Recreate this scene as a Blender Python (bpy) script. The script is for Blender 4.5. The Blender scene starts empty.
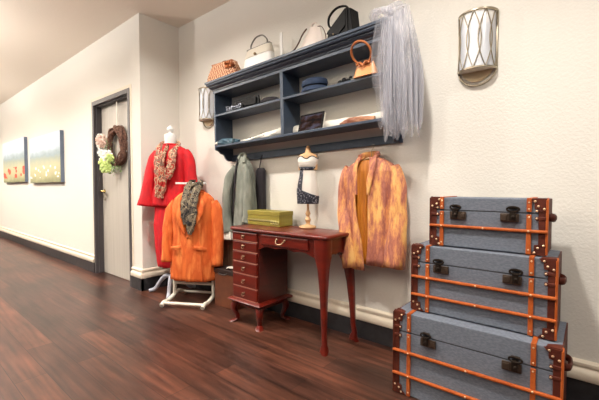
import bpy, bmesh, math, random
from mathutils import Vector, Matrix, noise
random.seed(7)
PI = math.pi
C = bpy.context.scene.collection
def lin(c):
    return tuple(((v/255)/12.92 if v/255 <= .04045 else ((v/255+.055)/1.055)**2.4) for v in c) + (1,)

# ------------------------------------------------------------ materials
def mat(name, col, rough=.6, metal=0, col2=None, scale=(8,8,8), detail=4, contrast=(.35,.65), bump=0, bscale=60,
        spec=.5, sheen=0, alpha=1, coat=0):
    m = bpy.data.materials.new(name); m.use_nodes = True
    nt = m.node_tree; b = nt.nodes['Principled BSDF']
    b.inputs['Base Color'].default_value = lin(col)
    b.inputs['Roughness'].default_value = rough; b.inputs['Metallic'].default_value = metal
    b.inputs['Specular IOR Level'].default_value = spec
    b.inputs['Coat Weight'].default_value = coat
    b.inputs['Coat Roughness'].default_value = .15
    if sheen: b.inputs['Sheen Weight'].default_value = sheen
    tc = nt.nodes.new('ShaderNodeTexCoord')
    if col2:
        mp = nt.nodes.new('ShaderNodeMapping'); mp.inputs['Scale'].default_value = scale
        n = nt.nodes.new('ShaderNodeTexNoise'); n.inputs['Scale'].default_value = 1; n.inputs['Detail'].default_value = detail; n.inputs['Roughness'].default_value = .72 if detail >= 7 else .5
        r = nt.nodes.new('ShaderNodeValToRGB')
        cols = [col] + (list(col2) if isinstance(col2, list) else [col2])
        e = r.color_ramp.elements
        a, z = contrast
        e[0].position = a; e[0].color = lin(cols[0]); e[1].position = z; e[1].color = lin(cols[-1])
        for i, c in enumerate(cols[1:-1]):
            q = e.new(a+(z-a)*(i+1)/(len(cols)-1)); q.color = lin(c)
        nt.links.new(tc.outputs['Object'], mp.inputs['Vector']); nt.links.new(mp.outputs[0], n.inputs['Vector'])
        nt.links.new(n.outputs['Fac'], r.inputs[0]); nt.links.new(r.outputs[0], b.inputs['Base Color'])
    if bump:
        n2 = nt.nodes.new('ShaderNodeTexNoise'); n2.inputs['Scale'].default_value = bscale; n2.inputs['Detail'].default_value = 3
        bp = nt.nodes.new('ShaderNodeBump'); bp.inputs['Strength'].default_value = bump; bp.inputs['Distance'].default_value = .01
        nt.links.new(tc.outputs['Object'], n2.inputs['Vector'])
        nt.links.new(n2.outputs['Fac'], bp.inputs['Height']); nt.links.new(bp.outputs[0], b.inputs['Normal'])
    return m

M = {}
M['wall'] = mat('wall_plaster', (226,222,213), .75, bump=.22, bscale=75, spec=.25)
M['ceil'] = mat('ceiling_paint', (232,222,208), .85, bump=.15, bscale=50, spec=.2)
M['cap'] = mat('cream_moulding', (226,214,194), .45)
M['blackbase'] = mat('black_baseboard', (36,35,37), .4, col2=(48,47,50), scale=(20,20,20))
M['frame'] = mat('grey_door_frame', (74,70,73), .4)
M['leaf'] = mat('door_paint', (178,172,162), .45, col2=(188,182,172), scale=(40,40,1.2))
M['navy'] = mat('blue_grey_paint', (56,68,84), .32, col2=(64,77,94), scale=(14,14,14), spec=.5)
M['white'] = mat('white_paint', (228,226,222), .4)
M['greywhite'] = mat('pale_grey_paint', (176,180,192), .4)
M['ivory'] = mat('ivory_wood', (226,220,204), .4)
M['red'] = mat('red_cloth', (208,8,24), .75, col2=(180,6,22), scale=(30,30,12), bump=.15, bscale=200)
M['orange'] = mat('orange_suede', (226,112,44), .8, col2=[(206,88,26),(232,130,62)], scale=(14,14,4), bump=.4, bscale=60)
M['cherry'] = mat('cherry_wood', (86,18,8), .34, col2=(110,27,12), scale=(3,3,22), detail=6, coat=.2)
M['cherrydark'] = mat('dark_cherry_wood', (62,14,8), .3, col2=(82,20,11), scale=(3,3,22), coat=.1)
M['brass'] = mat('antique_brass', (150,130,104), .35, 1)
M['pull'] = mat('bright_brass', (196,182,150), .3, 1)
M['nickel'] = mat('brushed_nickel', (168,158,140), .35, 1)
M['lock'] = mat('worn_bronze', (84,70,60), .45, .7)
M['bronze'] = mat('dark_bronze', (52,44,38), .45, .8)
M['stud'] = mat('pale_stud', (226,196,160), .3, .8)
M['denim'] = mat('blue_grey_canvas', (101,107,118), .85, spec=.2, col2=(115,121,132), scale=(70,70,160), detail=2, bump=.3, bscale=300)
M['tan'] = mat('orange_tan_leather', (160,74,28), .5, spec=.3, col2=(178,90,38), scale=(20,20,20))
M['oxblood'] = mat('dark_brown_leather', (70,28,18), .6, spec=.25, col2=(88,38,24), scale=(25,25,25), bump=.2)
M['seam'] = mat('dark_seam', (44,46,52), .7)
M['olive'] = mat('olive_green_cloth', (130,118,40), .5, col2=(148,136,56), scale=(4,4,50), detail=2)
M['gold'] = mat('pale_gold', (214,204,140), .3, .6)
M['skin'] = mat('natural_linen_form', (214,170,120), .55)
M['wood'] = mat('light_turned_wood', (206,166,120), .45, col2=(190,148,102), scale=(8,8,40))
M['cream'] = mat('cream_fabric', (228,222,212), .75, bump=.2, bscale=150)
M['lace'] = mat('black_lace', (30,32,44), .7, col2=[(24,26,38),(70,74,90),(160,158,160)], scale=(90,90,90), detail=1, contrast=(.45,.68))
M['greyj'] = mat('sage_grey_denim', (108,112,102), .85, col2=(136,140,128), scale=(20,20,8), sheen=.2)
M['black'] = mat('black_leather', (9,9,11), .5, spec=.2, bump=.2)
M['blackcloth'] = mat('black_cloth', (30,24,30), .85)
M['navyfelt'] = mat('navy_felt', (26,42,68), .8, col2=(34,54,82), scale=(30,30,30))
M['teal'] = mat('teal_satin', (52,84,100), .5, col2=[(44,74,90),(110,140,150)], scale=(9,9,24), contrast=(.4,.7))
M['linen'] = mat('ivory_linen', (232,226,214), .8)
M['rattan'] = mat('woven_rattan', (172,112,72), .6, col2=(206,152,112), scale=(60,60,60), bump=.4)
M['tanbag'] = mat('apricot_leather', (226,154,96), .45)
M['cane'] = mat('coppery_cane', (176,104,60), .35)
M['blush'] = mat('blush_satin', (226,212,202), .5)
M['strap'] = mat('brown_strap', (88,56,44), .5)
M['pearlbag'] = mat('pearl_grey_leather', (204,196,180), .45)
M['pewter'] = mat('pewter_handle', (120,116,110), .4, .4)
M['whitebox'] = mat('white_card', (232,230,226), .7)
M['twig'] = mat('brown_twigs', (136,98,80), .8, col2=(84,56,46), scale=(60,60,60), bump=.6)
M['leafgreen'] = mat('silk_leaf_green', (110,136,84), .6, col2=(146,168,110), scale=(30,30,30))
M['lime'] = mat('lime_petals', (206,226,140), .6)
M['pink'] = mat('blush_petals', (238,214,200), .6, col2=(214,170,148), scale=(30,30,30))
M['petal'] = mat('white_petals', (250,250,244), .6)
M['brownbox'] = mat('brown_case_leather', (98,54,34), .55, col2=(118,66,40), scale=(8,8,8))
M['brownpanel'] = mat('brown_wood_panel', (104,74,56), .6, col2=(120,86,66), scale=(40,40,3))
M['darkedge'] = mat('dark_wood_edge', (44,30,26), .5)
M['sage'] = mat('canvas_edge', (104,116,134), .8)
M['picframe'] = mat('black_frame', (14,11,11), .6, spec=.15)
M['shelfbrown'] = mat('brown_leather_glove', (120,60,40), .5, col2=(196,140,100), scale=(12,12,12))

def scarf_mat(name, cols, scale):
    m = mat(name, cols[0], .8); nt = m.node_tree; b = nt.nodes['Principled BSDF']
    tc = nt.nodes.new('ShaderNodeTexCoord'); n = nt.nodes.new('ShaderNodeTexNoise')
    n.inputs['Scale'].default_value = scale; n.inputs['Detail'].default_value = 1.5; n.inputs['Distortion'].default_value = 1.6
    r = nt.nodes.new('ShaderNodeValToRGB'); e = r.color_ramp.elements; r.color_ramp.interpolation = 'CONSTANT'
    k = len(cols); e[0].position = 0; e[0].color = lin(cols[0]); e[1].position = .36; e[1].color = lin(cols[1])
    for i in range(2, k):
        q = e.new(.36+.26*(i-1)/(k-1)); q.color = lin(cols[i])
    nt.links.new(tc.outputs['Object'], n.inputs['Vector']); nt.links.new(n.outputs['Fac'], r.inputs[0])
    nt.links.new(r.outputs[0], b.inputs['Base Color']); return m
M['scarf1'] = scarf_mat('red_and_cream_paisley', [(168,34,26),(192,150,116),(108,82,72),(208,178,146),(160,30,24),(128,96,80)], 13)
M['scarf2'] = scarf_mat('black_and_cream_print', [(28,26,28),(92,80,68),(30,28,28),(150,134,108),(40,35,32),(128,114,92)], 14)
M['dye'] = mat('gold_and_rose_dyed_silk', (230,178,104), .6, col2=[(222,160,92),(204,134,88),(184,112,84),(152,86,72),(176,108,88)],
               scale=(12,12,3.4), detail=8, contrast=(.40,.62), sheen=.1, bump=.35, bscale=45)
M['lining'] = mat('golden_lining', (196,120,30), .5, col2=(170,96,24), scale=(40,40,3))

def floor_mat():
    m = mat('wood_plank_floor', (92,48,36), .36); nt = m.node_tree; b = nt.nodes['Principled BSDF']; L = nt.links
    tc = nt.nodes.new('ShaderNodeTexCoord'); br = nt.nodes.new('ShaderNodeTexBrick')
    br.offset = .37; br.inputs['Scale'].default_value = 1; br.inputs['Brick Width'].default_value = 1.2
    br.inputs['Row Height'].default_value = .152; br.inputs['Mortar Size'].default_value = .0018
    br.inputs['Color1'].default_value = lin((92,56,42)); br.inputs['Color2'].default_value = lin((54,33,27)); br.inputs['Mortar'].default_value = lin((30,18,15))
    L.new(tc.outputs['Object'], br.inputs['Vector'])
    def nz(sc, det, a, z, c0, c1):
        mp = nt.nodes.new('ShaderNodeMapping'); mp.inputs['Scale'].default_value = sc
        n = nt.nodes.new('ShaderNodeTexNoise'); n.inputs['Scale'].default_value = 1; n.inputs['Detail'].default_value = det
        r = nt.nodes.new('ShaderNodeValToRGB'); r.color_ramp.elements[0].position = a; r.color_ramp.elements[1].position = z
        r.color_ramp.elements[0].color = (c0,c0,c0,1); r.color_ramp.elements[1].color = (c1,c1*.97,c1*.95,1)
        L.new(tc.outputs['Object'], mp.inputs[0]); L.new(mp.outputs[0], n.inputs[0]); L.new(n.outputs[0], r.inputs[0]); return r
    g = nz((2.2,34,1), 10, .34, .66, .52, 1.4); p = nz((1.6,4,1), 4, .38, .62, .66, 1.35)
    x = nt.nodes.new('ShaderNodeMixRGB'); x.blend_type = 'MULTIPLY'; x.inputs[0].default_value = 1
    y = nt.nodes.new('ShaderNodeMixRGB'); y.blend_type = 'MULTIPLY'; y.inputs[0].default_value = 1
    L.new(br.outputs['Color'], x.inputs[1]); L.new(g.outputs[0], x.inputs[2]); L.new(x.outputs[0], y.inputs[1]); L.new(p.outputs[0], y.inputs[2])
    L.new(y.outputs[0], b.inputs['Base Color'])
    bp = nt.nodes.new('ShaderNodeBump'); bp.inputs['Strength'].default_value = .12; bp.inputs['Distance'].default_value = .004
    L.new(g.outputs[0], bp.inputs['Height']); L.new(bp.outputs[0], b.inputs['Normal'])
    return m
M['floor'] = floor_mat()

def rattan_mat():
    m = mat('woven_rattan_check', (178,112,72), .6); nt = m.node_tree; b = nt.nodes['Principled BSDF']; L = nt.links
    tc = nt.nodes.new('ShaderNodeTexCoord'); mp = nt.nodes.new('ShaderNodeMapping'); mp.inputs['Scale'].default_value = (1.4,0,.75); mp.inputs['Location'].default_value = (.003,.004,.003); ck = nt.nodes.new('ShaderNodeTexChecker')
    ck.inputs['Scale'].default_value = 55; ck.inputs['Color1'].default_value = lin((146,80,46)); ck.inputs['Color2'].default_value = lin((222,178,142))
    L.new(tc.outputs['Object'], mp.inputs[0]); L.new(mp.outputs[0], ck.inputs['Vector']); L.new(ck.outputs[0], b.inputs['Base Color']); return m
M['rattan'] = rattan_mat()
def painting_mat(name, poppies):
    m = mat(name, (210,220,226), .8); nt = m.node_tree; b = nt.nodes['Principled BSDF']; L = nt.links
    tc = nt.nodes.new('ShaderNodeTexCoord'); sp = nt.nodes.new('ShaderNodeSeparateXYZ'); L.new(tc.outputs['Generated'], sp.inputs[0])
    n = nt.nodes.new('ShaderNodeTexNoise'); n.inputs['Scale'].default_value = 7; n.inputs['Detail'].default_value = 5; L.new(tc.outputs['Generated'], n.inputs[0])
    a = nt.nodes.new('ShaderNodeMath'); a.operation = 'MULTIPLY_ADD'; a.inputs[1].default_value = .22; L.new(n.outputs[0], a.inputs[0]); L.new(sp.outputs['Z'], a.inputs[2])
    r = nt.nodes.new('ShaderNodeValToRGB'); e = r.color_ramp.elements
    e[0].position = .1; e[0].color = lin((128,130,96)); e[1].position = 1.1 if False else 1; e[1].color = lin((206,218,230))
    for p, c in ((.25,(176,172,132)), (.45,(190,186,150)), (.62,(160,168,154)), (.68,(150,166,172)), (.8,(188,202,212))):
        q = e.new(p); q.color = lin(c)
    L.new(a.outputs[0], r.inputs[0])
    mp = nt.nodes.new('ShaderNodeMapping'); mp.inputs['Scale'].default_value = (11,1,9) if not poppies else (6.5,1,6)
    v = nt.nodes.new('ShaderNodeTexVoronoi'); v.inputs['Scale'].default_value = 1
    L.new(tc.outputs['Generated'], mp.inputs[0]); L.new(mp.outputs[0], v.inputs['Vector'])
    lt = nt.nodes.new('ShaderNodeMath'); lt.operation = 'LESS_THAN'; lt.inputs[1].default_value = .42 if poppies else .3; L.new(v.outputs['Distance'], lt.inputs[0])
    zz = nt.nodes.new('ShaderNodeMath'); zz.operation = 'LESS_THAN'; zz.inputs[1].default_value = .36; L.new(sp.outputs['Z'], zz.inputs[0])
    z2 = nt.nodes.new('ShaderNodeMath'); z2.operation = 'GREATER_THAN'; z2.inputs[1].default_value = .1; L.new(sp.outputs['Z'], z2.inputs[0])
    k = nt.nodes.new('ShaderNodeMath'); k.operation = 'MULTIPLY'; L.new(lt.outputs[0], k.inputs[0]); L.new(zz.outputs[0], k.inputs[1])
    k2 = nt.nodes.new('ShaderNodeMath'); k2.operation = 'MULTIPLY'; L.new(k.outputs[0], k2.inputs[0]); L.new(z2.outputs[0], k2.inputs[1])
    x = nt.nodes.new('ShaderNodeMixRGB'); x.inputs[2].default_value = lin((214,86,66) if poppies else (232,230,228))
    L.new(k2.outputs[0], x.inputs[0]); L.new(r.outputs[0], x.inputs[1]); L.new(x.outputs[0], b.inputs['Base Color'])
    return m
def photo_mat():
    m = mat('dim_photograph', (40,30,34), .85, spec=.1); nt = m.node_tree; b = nt.nodes['Principled BSDF']; L = nt.links
    tc = nt.nodes.new('ShaderNodeTexCoord'); n = nt.nodes.new('ShaderNodeTexNoise'); n.inputs['Scale'].default_value = 2.6
    L.new(tc.outputs['Generated'], n.inputs[0]); r = nt.nodes.new('ShaderNodeValToRGB'); e = r.color_ramp.elements
    e[0].position = .38; e[0].color = lin((16,11,13)); e[1].position = .66; e[1].color = lin((62,62,78)); q = e.new(.5); q.color = lin((44,26,20))
    L.new(n.outputs[0], r.inputs[0]); L.new(r.outputs[0], b.inputs['Base Color']); return m
def tulle_mat():
    m = bpy.data.materials.new('white_tulle'); m.use_nodes = True; nt = m.node_tree; nt.nodes.clear(); L = nt.links
    o = nt.nodes.new('ShaderNodeOutputMaterial'); d = nt.nodes.new('ShaderNodeBsdfDiffuse'); d.inputs[0].default_value = lin((240,240,246))
    tl = nt.nodes.new('ShaderNodeBsdfTranslucent'); tl.inputs[0].default_value = lin((236,236,244))
    t = nt.nodes.new('ShaderNodeBsdfTransparent'); a = nt.nodes.new('ShaderNodeMixShader'); b = nt.nodes.new('ShaderNodeMixShader')
    a.inputs[0].default_value = .45
    tc = nt.nodes.new('ShaderNodeTexCoord'); mp = nt.nodes.new('ShaderNodeMapping'); mp.inputs['Scale'].default_value = (16,16,1.6)
    n = nt.nodes.new('ShaderNodeTexNoise'); n.inputs['Scale'].default_value = 1; n.inputs['Detail'].default_value = 3
    r = nt.nodes.new('ShaderNodeMapRange'); r.inputs[1].default_value = .3; r.inputs[2].default_value = .7; r.inputs[3].default_value = .10; r.inputs[4].default_value = .42
    L.new(tc.outputs['Object'], mp.inputs[0]); L.new(mp.outputs[0], n.inputs[0]); L.new(n.outputs[0], r.inputs[0])
    L.new(d.outputs[0], a.inputs[1]); L.new(tl.outputs[0], a.inputs[2])
    L.new(r.outputs[0], b.inputs[0]); L.new(t.outputs[0], b.inputs[1]); L.new(a.outputs[0], b.inputs[2]); L.new(b.outputs[0], o.inputs[0])
    return m
M['tulle'] = tulle_mat()
def glass_mat():
    m = bpy.data.materials.new('frosted_organza_shade'); m.use_nodes = True; nt = m.node_tree; nt.nodes.clear(); L = nt.links
    o = nt.nodes.new('ShaderNodeOutputMaterial'); d = nt.nodes.new('ShaderNodeBsdfDiffuse'); d.inputs[0].default_value = lin((234,240,250))
    t = nt.nodes.new('ShaderNodeBsdfTransparent'); g = nt.nodes.new('ShaderNodeBsdfGlossy'); g.inputs['Roughness'].default_value = .2
    b = nt.nodes.new('ShaderNodeMixShader'); b.inputs[0].default_value = .78; c = nt.nodes.new('ShaderNodeMixShader'); c.inputs[0].default_value = .1
    L.new(t.outputs[0], b.inputs[1]); L.new(d.outputs[0], b.inputs[2]); L.new(b.outputs[0], c.inputs[1]); L.new(g.outputs[0], c.inputs[2]); L.new(c.outputs[0], o.inputs[0])
    return m
M['shade'] = glass_mat()

# ------------------------------------------------------------ mesh builder
class MB:
    def __init__(s): s.bm = bmesh.new()
    def box(s, x0, x1, y0, y1, z0, z1, rz=0):
        v = [s.bm.verts.new((x, y, z)) for z in (z0, z1) for x, y in ((x0,y0),(x1,y0),(x1,y1),(x0,y1))]
        for f in ((3,2,1,0),(4,5,6,7),(0,1,5,4),(1,2,6,5),(2,3,7,6),(3,0,4,7)): s.bm.faces.new([v[i] for i in f])
        return s
    def rings(s, rs, closed=True, caps=True):
        V = [[s.bm.verts.new(p) for p in r] for r in rs]; n = len(V[0])
        for a, b in zip(V, V[1:]):
            for i in range(n if closed else n-1):
                j = (i+1) % n; s.bm.faces.new((a[i], a[j], b[j], b[i]))
        if caps and closed: s.bm.faces.new(V[0][::-1]); s.bm.faces.new(V[-1])
        return s
    def tube(s, pts, r, n=8, closed=False, flat=1.0, up=None):
        pts = [Vector(p) for p in pts]; k = len(pts); rs = []; prev = None
        for i, p in enumerate(pts):
            if closed: t = pts[(i+1) % k]-pts[i-1]
            else: t = pts[min(i+1, k-1)]-pts[max(i-1, 0)]
            t.normalize()
            u = Vector(up) if up else (prev if prev is not None else (Vector((0,0,1)) if abs(t.z) < .9 else Vector((1,0,0))))
            u = (u - t*u.dot(t)); u.normalize(); prev = u; w = t.cross(u)
            rr = r[i] if isinstance(r, (list, tuple)) else r
            rs.append([p + u*math.cos(a)*rr*flat + w*math.sin(a)*rr for a in [2*PI*j/n for j in range(n)]])
        if closed: rs.append(rs[0]); s.rings(rs, caps=False); bmesh.ops.remove_doubles(s.bm, verts=s.bm.verts, dist=1e-6)
        else: s.rings(rs)
        return s
    def lathe(s, prof, c=(0,0,0), n=24, sx=1, sy=1):
        return s.rings([[(c[0]+max(r,.0005)*math.cos(2*PI*j/n)*sx, c[1]+max(r,.0005)*math.sin(2*PI*j/n)*sy, c[2]+z) for j in range(n)] for r, z in prof])
    def prism(s, poly, axis, a0, a1):
        def P(u, v, w): return {'x': (w,u,v), 'y': (u,w,v), 'z': (u,v,w)}[axis]
        A = [s.bm.verts.new(P(u,v,a0)) for u, v in poly]; B = [s.bm.verts.new(P(u,v,a1)) for u, v in poly]; n = len(A)
        s.bm.faces.new(A); s.bm.faces.new(B[::-1])
        for i in range(n): s.bm.faces.new((A[i], B[i], B[(i+1)%n], A[(i+1)%n]))
        return s
    def ball(s, c, r, sc=(1,1,1), seg=10):
        s.rings([[(c[0]+r*sc[0]*math.sin(t)*math.cos(a), c[1]+r*sc[1]*math.sin(t)*math.sin(a), c[2]-r*sc[2]*math.cos(t))
                  for a in [2*PI*j/seg for j in range(seg)]] for t in [.05+(PI-.1)*i/6 for i in range(7)]]); return s
    def sheet(s, grid): return s.rings(grid, closed=False)
    def build(s, name, m, parent=None, smooth=True, bevel=0, solid=0, sub=0, loc=None, rot=None):
        bmesh.ops.recalc_face_normals(s.bm, faces=s.bm.faces)
        me = bpy.data.meshes.new(name); s.bm.to_mesh(me); s.bm.free()
        me.materials.append(M[m] if isinstance(m, str) else m)
        if smooth:
            for p in me.polygons: p.use_smooth = True
            if hasattr(me, 'set_sharp_from_angle'): me.set_sharp_from_angle(angle=math.radians(42))
        o = bpy.data.objects.new(name, me); C.objects.link(o)
        if solid: q = o.modifiers.new('thickness', 'SOLIDIFY'); q.thickness = solid; q.offset = -1
        if bevel: q = o.modifiers.new('bevel', 'BEVEL'); q.width = bevel; q.segments = 2; q.limit_method = 'ANGLE'
        if sub: q = o.modifiers.new('sub', 'SUBSURF'); q.levels = sub; q.render_levels = sub
        if parent: o.parent = parent
        if loc: o.location = loc
        if rot: o.rotation_euler = rot
        return o
def tag(o, label, cat, group=None):
    o['label'] = label; o['category'] = cat
    if group: o['group'] = group
    return o
def thing(name, label, cat, loc=(0,0,0), rz=0, group=None, ry=0):
    o = bpy.data.objects.new(name, None); C.objects.link(o); o.location = loc; o.rotation_euler = (0, ry, rz)
    o.empty_display_size = .05
    return tag(o, label, cat, group)
def struct(o): o['kind'] = 'structure'; return o
def bez(pts, n=24):
    # catmull-rom through the points
    P = [Vector(p) for p in pts]; P = [P[0]*2-P[1]] + P + [P[-1]*2-P[-2]]; out = []
    k = len(P)-3
    for i in range(n+1):
        t = i/n*k; j = min(int(t), k-1); t -= j; a, b, c, d = P[j:j+4]
        out.append(.5*((2*b)+(c-a)*t+(2*a-5*b+4*c-d)*t*t+(3*b-a-3*c+d)*t**3))
    return out
def lerp_levels(L, n):
    out = []
    for i in range(n+1):
        t = i/n*(len(L)-1); j = min(int(t), len(L)-2); t -= j; t2 = t*t*(3-2*t) if False else t
        out.append([a+(b-a)*t2 for a, b in zip(L[j], L[j+1])])
    return out
def garment(mb, levels, a0=-180, a1=180, n=72, nf=9, steps=26, seed=0, e=2.4, dopen=None):
    """levels: (z, rx, ry, cx, cy, fold). angle 0 faces the front (-Y)."""
    grid = []; closed = a1-a0 >= 359.9
    for z, rx, ry, cx, cy, fo in lerp_levels(levels, steps):
        row = []; b0 = a0+(dopen(z)[0] if dopen else 0); b1 = a1+(dopen(z)[1] if dopen else 0)
        for i in range(n if closed else n+1):
            a = math.radians(b0+(b1-b0)*i/n)
            s_, c_ = math.sin(a), math.cos(a)
            f = 1 + fo*(math.sin(nf*a+seed+1.2*math.sin(z*9))+.5*math.sin((nf*1.9)*a+2*seed+z*5))
            f += .8*fo*noise.noise(Vector((s_*3+seed, c_*3, z*7))) + min(fo,.03)*.7*noise.noise(Vector((s_*9+seed, c_*9, z*14)))
            k = (abs(s_)**e+abs(c_)**e)**(-1/e)
            row.append((cx+s_*k*rx*f, cy-c_*k*ry*f, z))
        grid.append(row)
    mb.rings(grid, closed=closed, caps=False); return mb
def sleeve(mb, pts, radii, n=20, steps=22, fo=.07, seed=0, squash=.8):
    P = bez(pts, steps); R = [radii[0]+(0)]*0
    for i in range(steps+1):
        t = i/steps*(len(radii)-1); j = min(int(t), len(radii)-2); R.append(radii[j]+(radii[j+1]-radii[j])*(t-j))
    rs = []
    for i, p in enumerate(P):
        t = (P[min(i+1, steps)]-P[max(i-1, 0)]).normalized(); u = Vector((0,1,0)); u = (u-t*u.dot(t)).normalized(); w = t.cross(u); row = []
        for j in range(n):
            a = 2*PI*j/n; f = 1+fo*(math.sin(3*a+seed+i*.25)+.6*math.sin(i*1.1+2*a+seed))
            row.append(p+u*math.sin(a)*R[i]*f*squash+w*math.cos(a)*R[i]*f)
        rs.append(row)
    mb.rings(rs, caps=False); return mb
def ribbon(mb, pts, widths, th=.02, steps=30, seed=0, n=16, ruf=.2):
    P = bez(pts, steps); rs = []
    for i, p in enumerate(P):
        t = i/steps*(len(widths)-1); j = min(int(t), len(widths)-2); w_ = widths[j]+(widths[j+1]-widths[j])*(t-j)
        tg = (P[min(i+1,steps)]-P[max(i-1,0)]).normalized(); u = Vector((0,1,0)); u = (u-tg*u.dot(tg)).normalized(); w = tg.cross(u)
        rs.append([p + w*math.cos(a)*w_/2*(1+ruf*.5*math.sin(i*1.3+seed)) + u*math.sin(a)*th*(1+ruf*2*math.sin(5*a+i*.6+seed)) for a in [2*PI*k/n for k in range(n)]])
    mb.rings(rs); return mb

# ------------------------------------------------------------ room shell
YW, YH, XC, ZC = 2.2, 1.755, -3.57, 2.85
X1 = 3.0
struct(MB().box(-14, X1, -3.2, 2.4, -.1, 0).build('floor', 'floor', smooth=False))
struct(MB().box(-14, X1, -3.2, 2.4, ZC, ZC+.1).build('ceiling', 'ceil', smooth=False))
struct(MB().box(XC, X1, YW, YW+.12, 0, ZC).build('wall_back', 'wall', smooth=False))
w = MB(); w.box(-14, -4.80, YH, YH+.14, 0, ZC); w.box(-3.79, XC, YH, YH+.56, 0, ZC); w.box(-4.80, -3.79, YH, YH+.14, 2.135, ZC)
struct(w.build('wall_left', 'wall', smooth=False))
struct(MB().box(-14.1, -14, -3.2, 1.9, 0, ZC).build('wall_hall_end', 'wall', smooth=False))
def baseboard(nm, pa, pb, nrm, ext=(0,0)):
    """profile extruded between two floor points, standing off the wall along nrm"""
    pa, pb, nrm = Vector(pa), Vector(pb), Vector(nrm); d = (pb-pa).normalized(); pa = pa-d*ext[0]; pb = pb+d*ext[1]
    def ex(poly):
        b = MB(); b.rings([[(q+nrm*u)[:2]+(z,) for u, z in poly] for q in (pa, pb)]); return b
    cap = [(0,.13),(.026,.13),(.03,.137),(.030,.165),(.024,.178),(.014,.184),(.010,.190),(.010,.197),(.018,.201),(.018,.214),(.010,.222),(0,.226)]
    struct(ex(cap).build('trim_'+nm, 'cap'))
    struct(ex([(0,0),(.02,0),(.02,.128),(.018,.13),(0,.13)]).build('baseboard_'+nm, 'blackbase'))
baseboard('back', (XC,YW,0), (X1,YW,0), (0,-1,0))
baseboard('left', (-14,YH,0), (-4.80,YH,0), (0,-1,0))
baseboard('alcove', (XC,YH,0), (XC,YW,0), (1,0,0), (.02,0))
baseboard('corner', (-3.785,YH,0), (XC,YH,0), (0,-1,0), (0,.02))

# door
d = bpy.data.objects.new('door_1', None); C.objects.link(d); d.location = (-4.295, YH, 0); struct(d)
fr = MB()
fr.box(-.505, -.455, -.012, .125, 0, 2.135); fr.box(.455, .505, -.012, .125, 0, 2.135); fr.box(-.455, .455, -.012, .125, 2.085, 2.135)
fr.box(-.455, -.44, .02, .078, 0, 2.085); fr.box(.44, .455, .02, .078, 0, 2.085); fr.box(-.44, .44, .02, .078, 2.07, 2.085)
fr.build('door_frame', 'frame', d, smooth=False, bevel=.002)
MB().box(-.453, .453, .08, .122, .006, 2.083).build('door_leaf', 'leaf', d, smooth=False, bevel=.002)
h = MB(); h.tube([(-.385,.08,1.03),(-.385,.03,1.03)], .011); h.tube([(-.385,.032,1.03),(-.34,.03,1.033),(-.27,.032,1.03)], [.011,.010,.008]); 
h.lathe([(0,0),(.027,.002),(.027,.008),(0,.01)], (0,0,0), 20)
for v in h.bm.verts:
    if v.co.z < .5: v.co = Vector((-.385+v.co.x, .08-v.co.z, 1.03+v.co.y))
ho = h.build('door_handle', mat('polished_brass', (224,196,120), .22, 1), d)
ks = MB(); ks.tube([(-.345+.03*math.cos(a), .06, .955+.04*math.sin(a)) for a in [2*PI*i/16 for i in range(16)]], .005, closed=True)
ks.build('key_ring', 'nickel', d)
hi = MB()
for z in (.25, 1.05, 1.85): hi.tube([(.442,.074,z),(.442,.074,z+.1)], .008)
hi.build('hinge', 'nickel', d)
ct = MB(); ct.box(-4.835,-4.80,YH-.006,YH,.226,2.17); ct.box(-3.79,-3.757,YH-.006,YH,.226,2.17); ct.box(-4.80,-3.79,YH-.006,YH,2.135,2.17)
struct(ct.build('trim_door', 'cap', smooth=False))

# wreath
wr = thing('door_wreath', 'brown twig wreath with white and lime silk flowers hanging on the grey door', 'wreath', (-4.22, 1.80, 1.555))
tw = MB()
for k in range(34):
    ph = random.random()*6; rr = .188+random.uniform(-.03,.03); yy = random.uniform(-.03,.02); q = random.uniform(.8,1.2)
    tw.tube([((rr+.03*random.random()*0+.022*math.sin(5*a*1+ph))*math.cos(a), yy+.014*math.sin(3*a+ph*q), (rr*1.08+.016*math.sin(4*a+ph))*math.sin(a)) for a in [2*PI*i/40 for i in range(40)]], random.uniform(.004,.009), n=5, closed=True)
tw.build('twig_ring', 'twig', wr)
rb = MB(); rb.box(-.012,.012,-.004,.0,.2,.51); rb.build('hanging_ribbon', 'linen', wr, smooth=False)
lv = MB()
for k in range(190):
    a = random.uniform(PI*.88, PI*1.6); rr = random.uniform(.13,.31); c = Vector((rr*math.cos(a), random.uniform(-.05,-.01), rr*1.05*math.sin(a)))
    dr = Vector((random.uniform(-1,1), random.uniform(-.5,.3), random.uniform(-1,1))).normalized(); sd = dr.cross(Vector((0,1,.2))).normalized()
    l = random.uniform(.025,.05); wd = l*.3
    lv.bm.faces.new([lv.bm.verts.new(p) for p in (c, c+dr*l*.5+sd*wd, c+dr*l, c+dr*l*.5-sd*wd)])
o = lv.build('leaves', 'leafgreen', wr, smooth=False); o['kind'] = 'stuff'
def flower(c, r, m):
    b = MB()
    for ring, (n_, tilt, rr) in enumerate(((6,.35,1),(5,.8,.75),(4,1.2,.5))):
        for i in range(n_):
            a = 2*PI*i/n_+ring*.5; pd = Vector((math.cos(a)*math.cos(tilt), -math.sin(tilt), math.sin(a)*math.cos(tilt)))*r*rr
            sd = Vector((-math.sin(a), 0, math.cos(a)))*r*.45*rr
            p = [Vector((0,0,0)), pd*.5+sd, pd+sd*.6, pd+sd*-.6, pd*.5-sd]
            b.bm.faces.new([b.bm.verts.new(Vector(c)+Matrix.Rotation(.85, 3, 'Z') @ q) for q in p])
    b.ball((c[0]+r*.1,c[1]-r*.15,c[2]), r*.3, seg=6)
    b.build('flower', m, wr, smooth=True, solid=.002)
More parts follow.
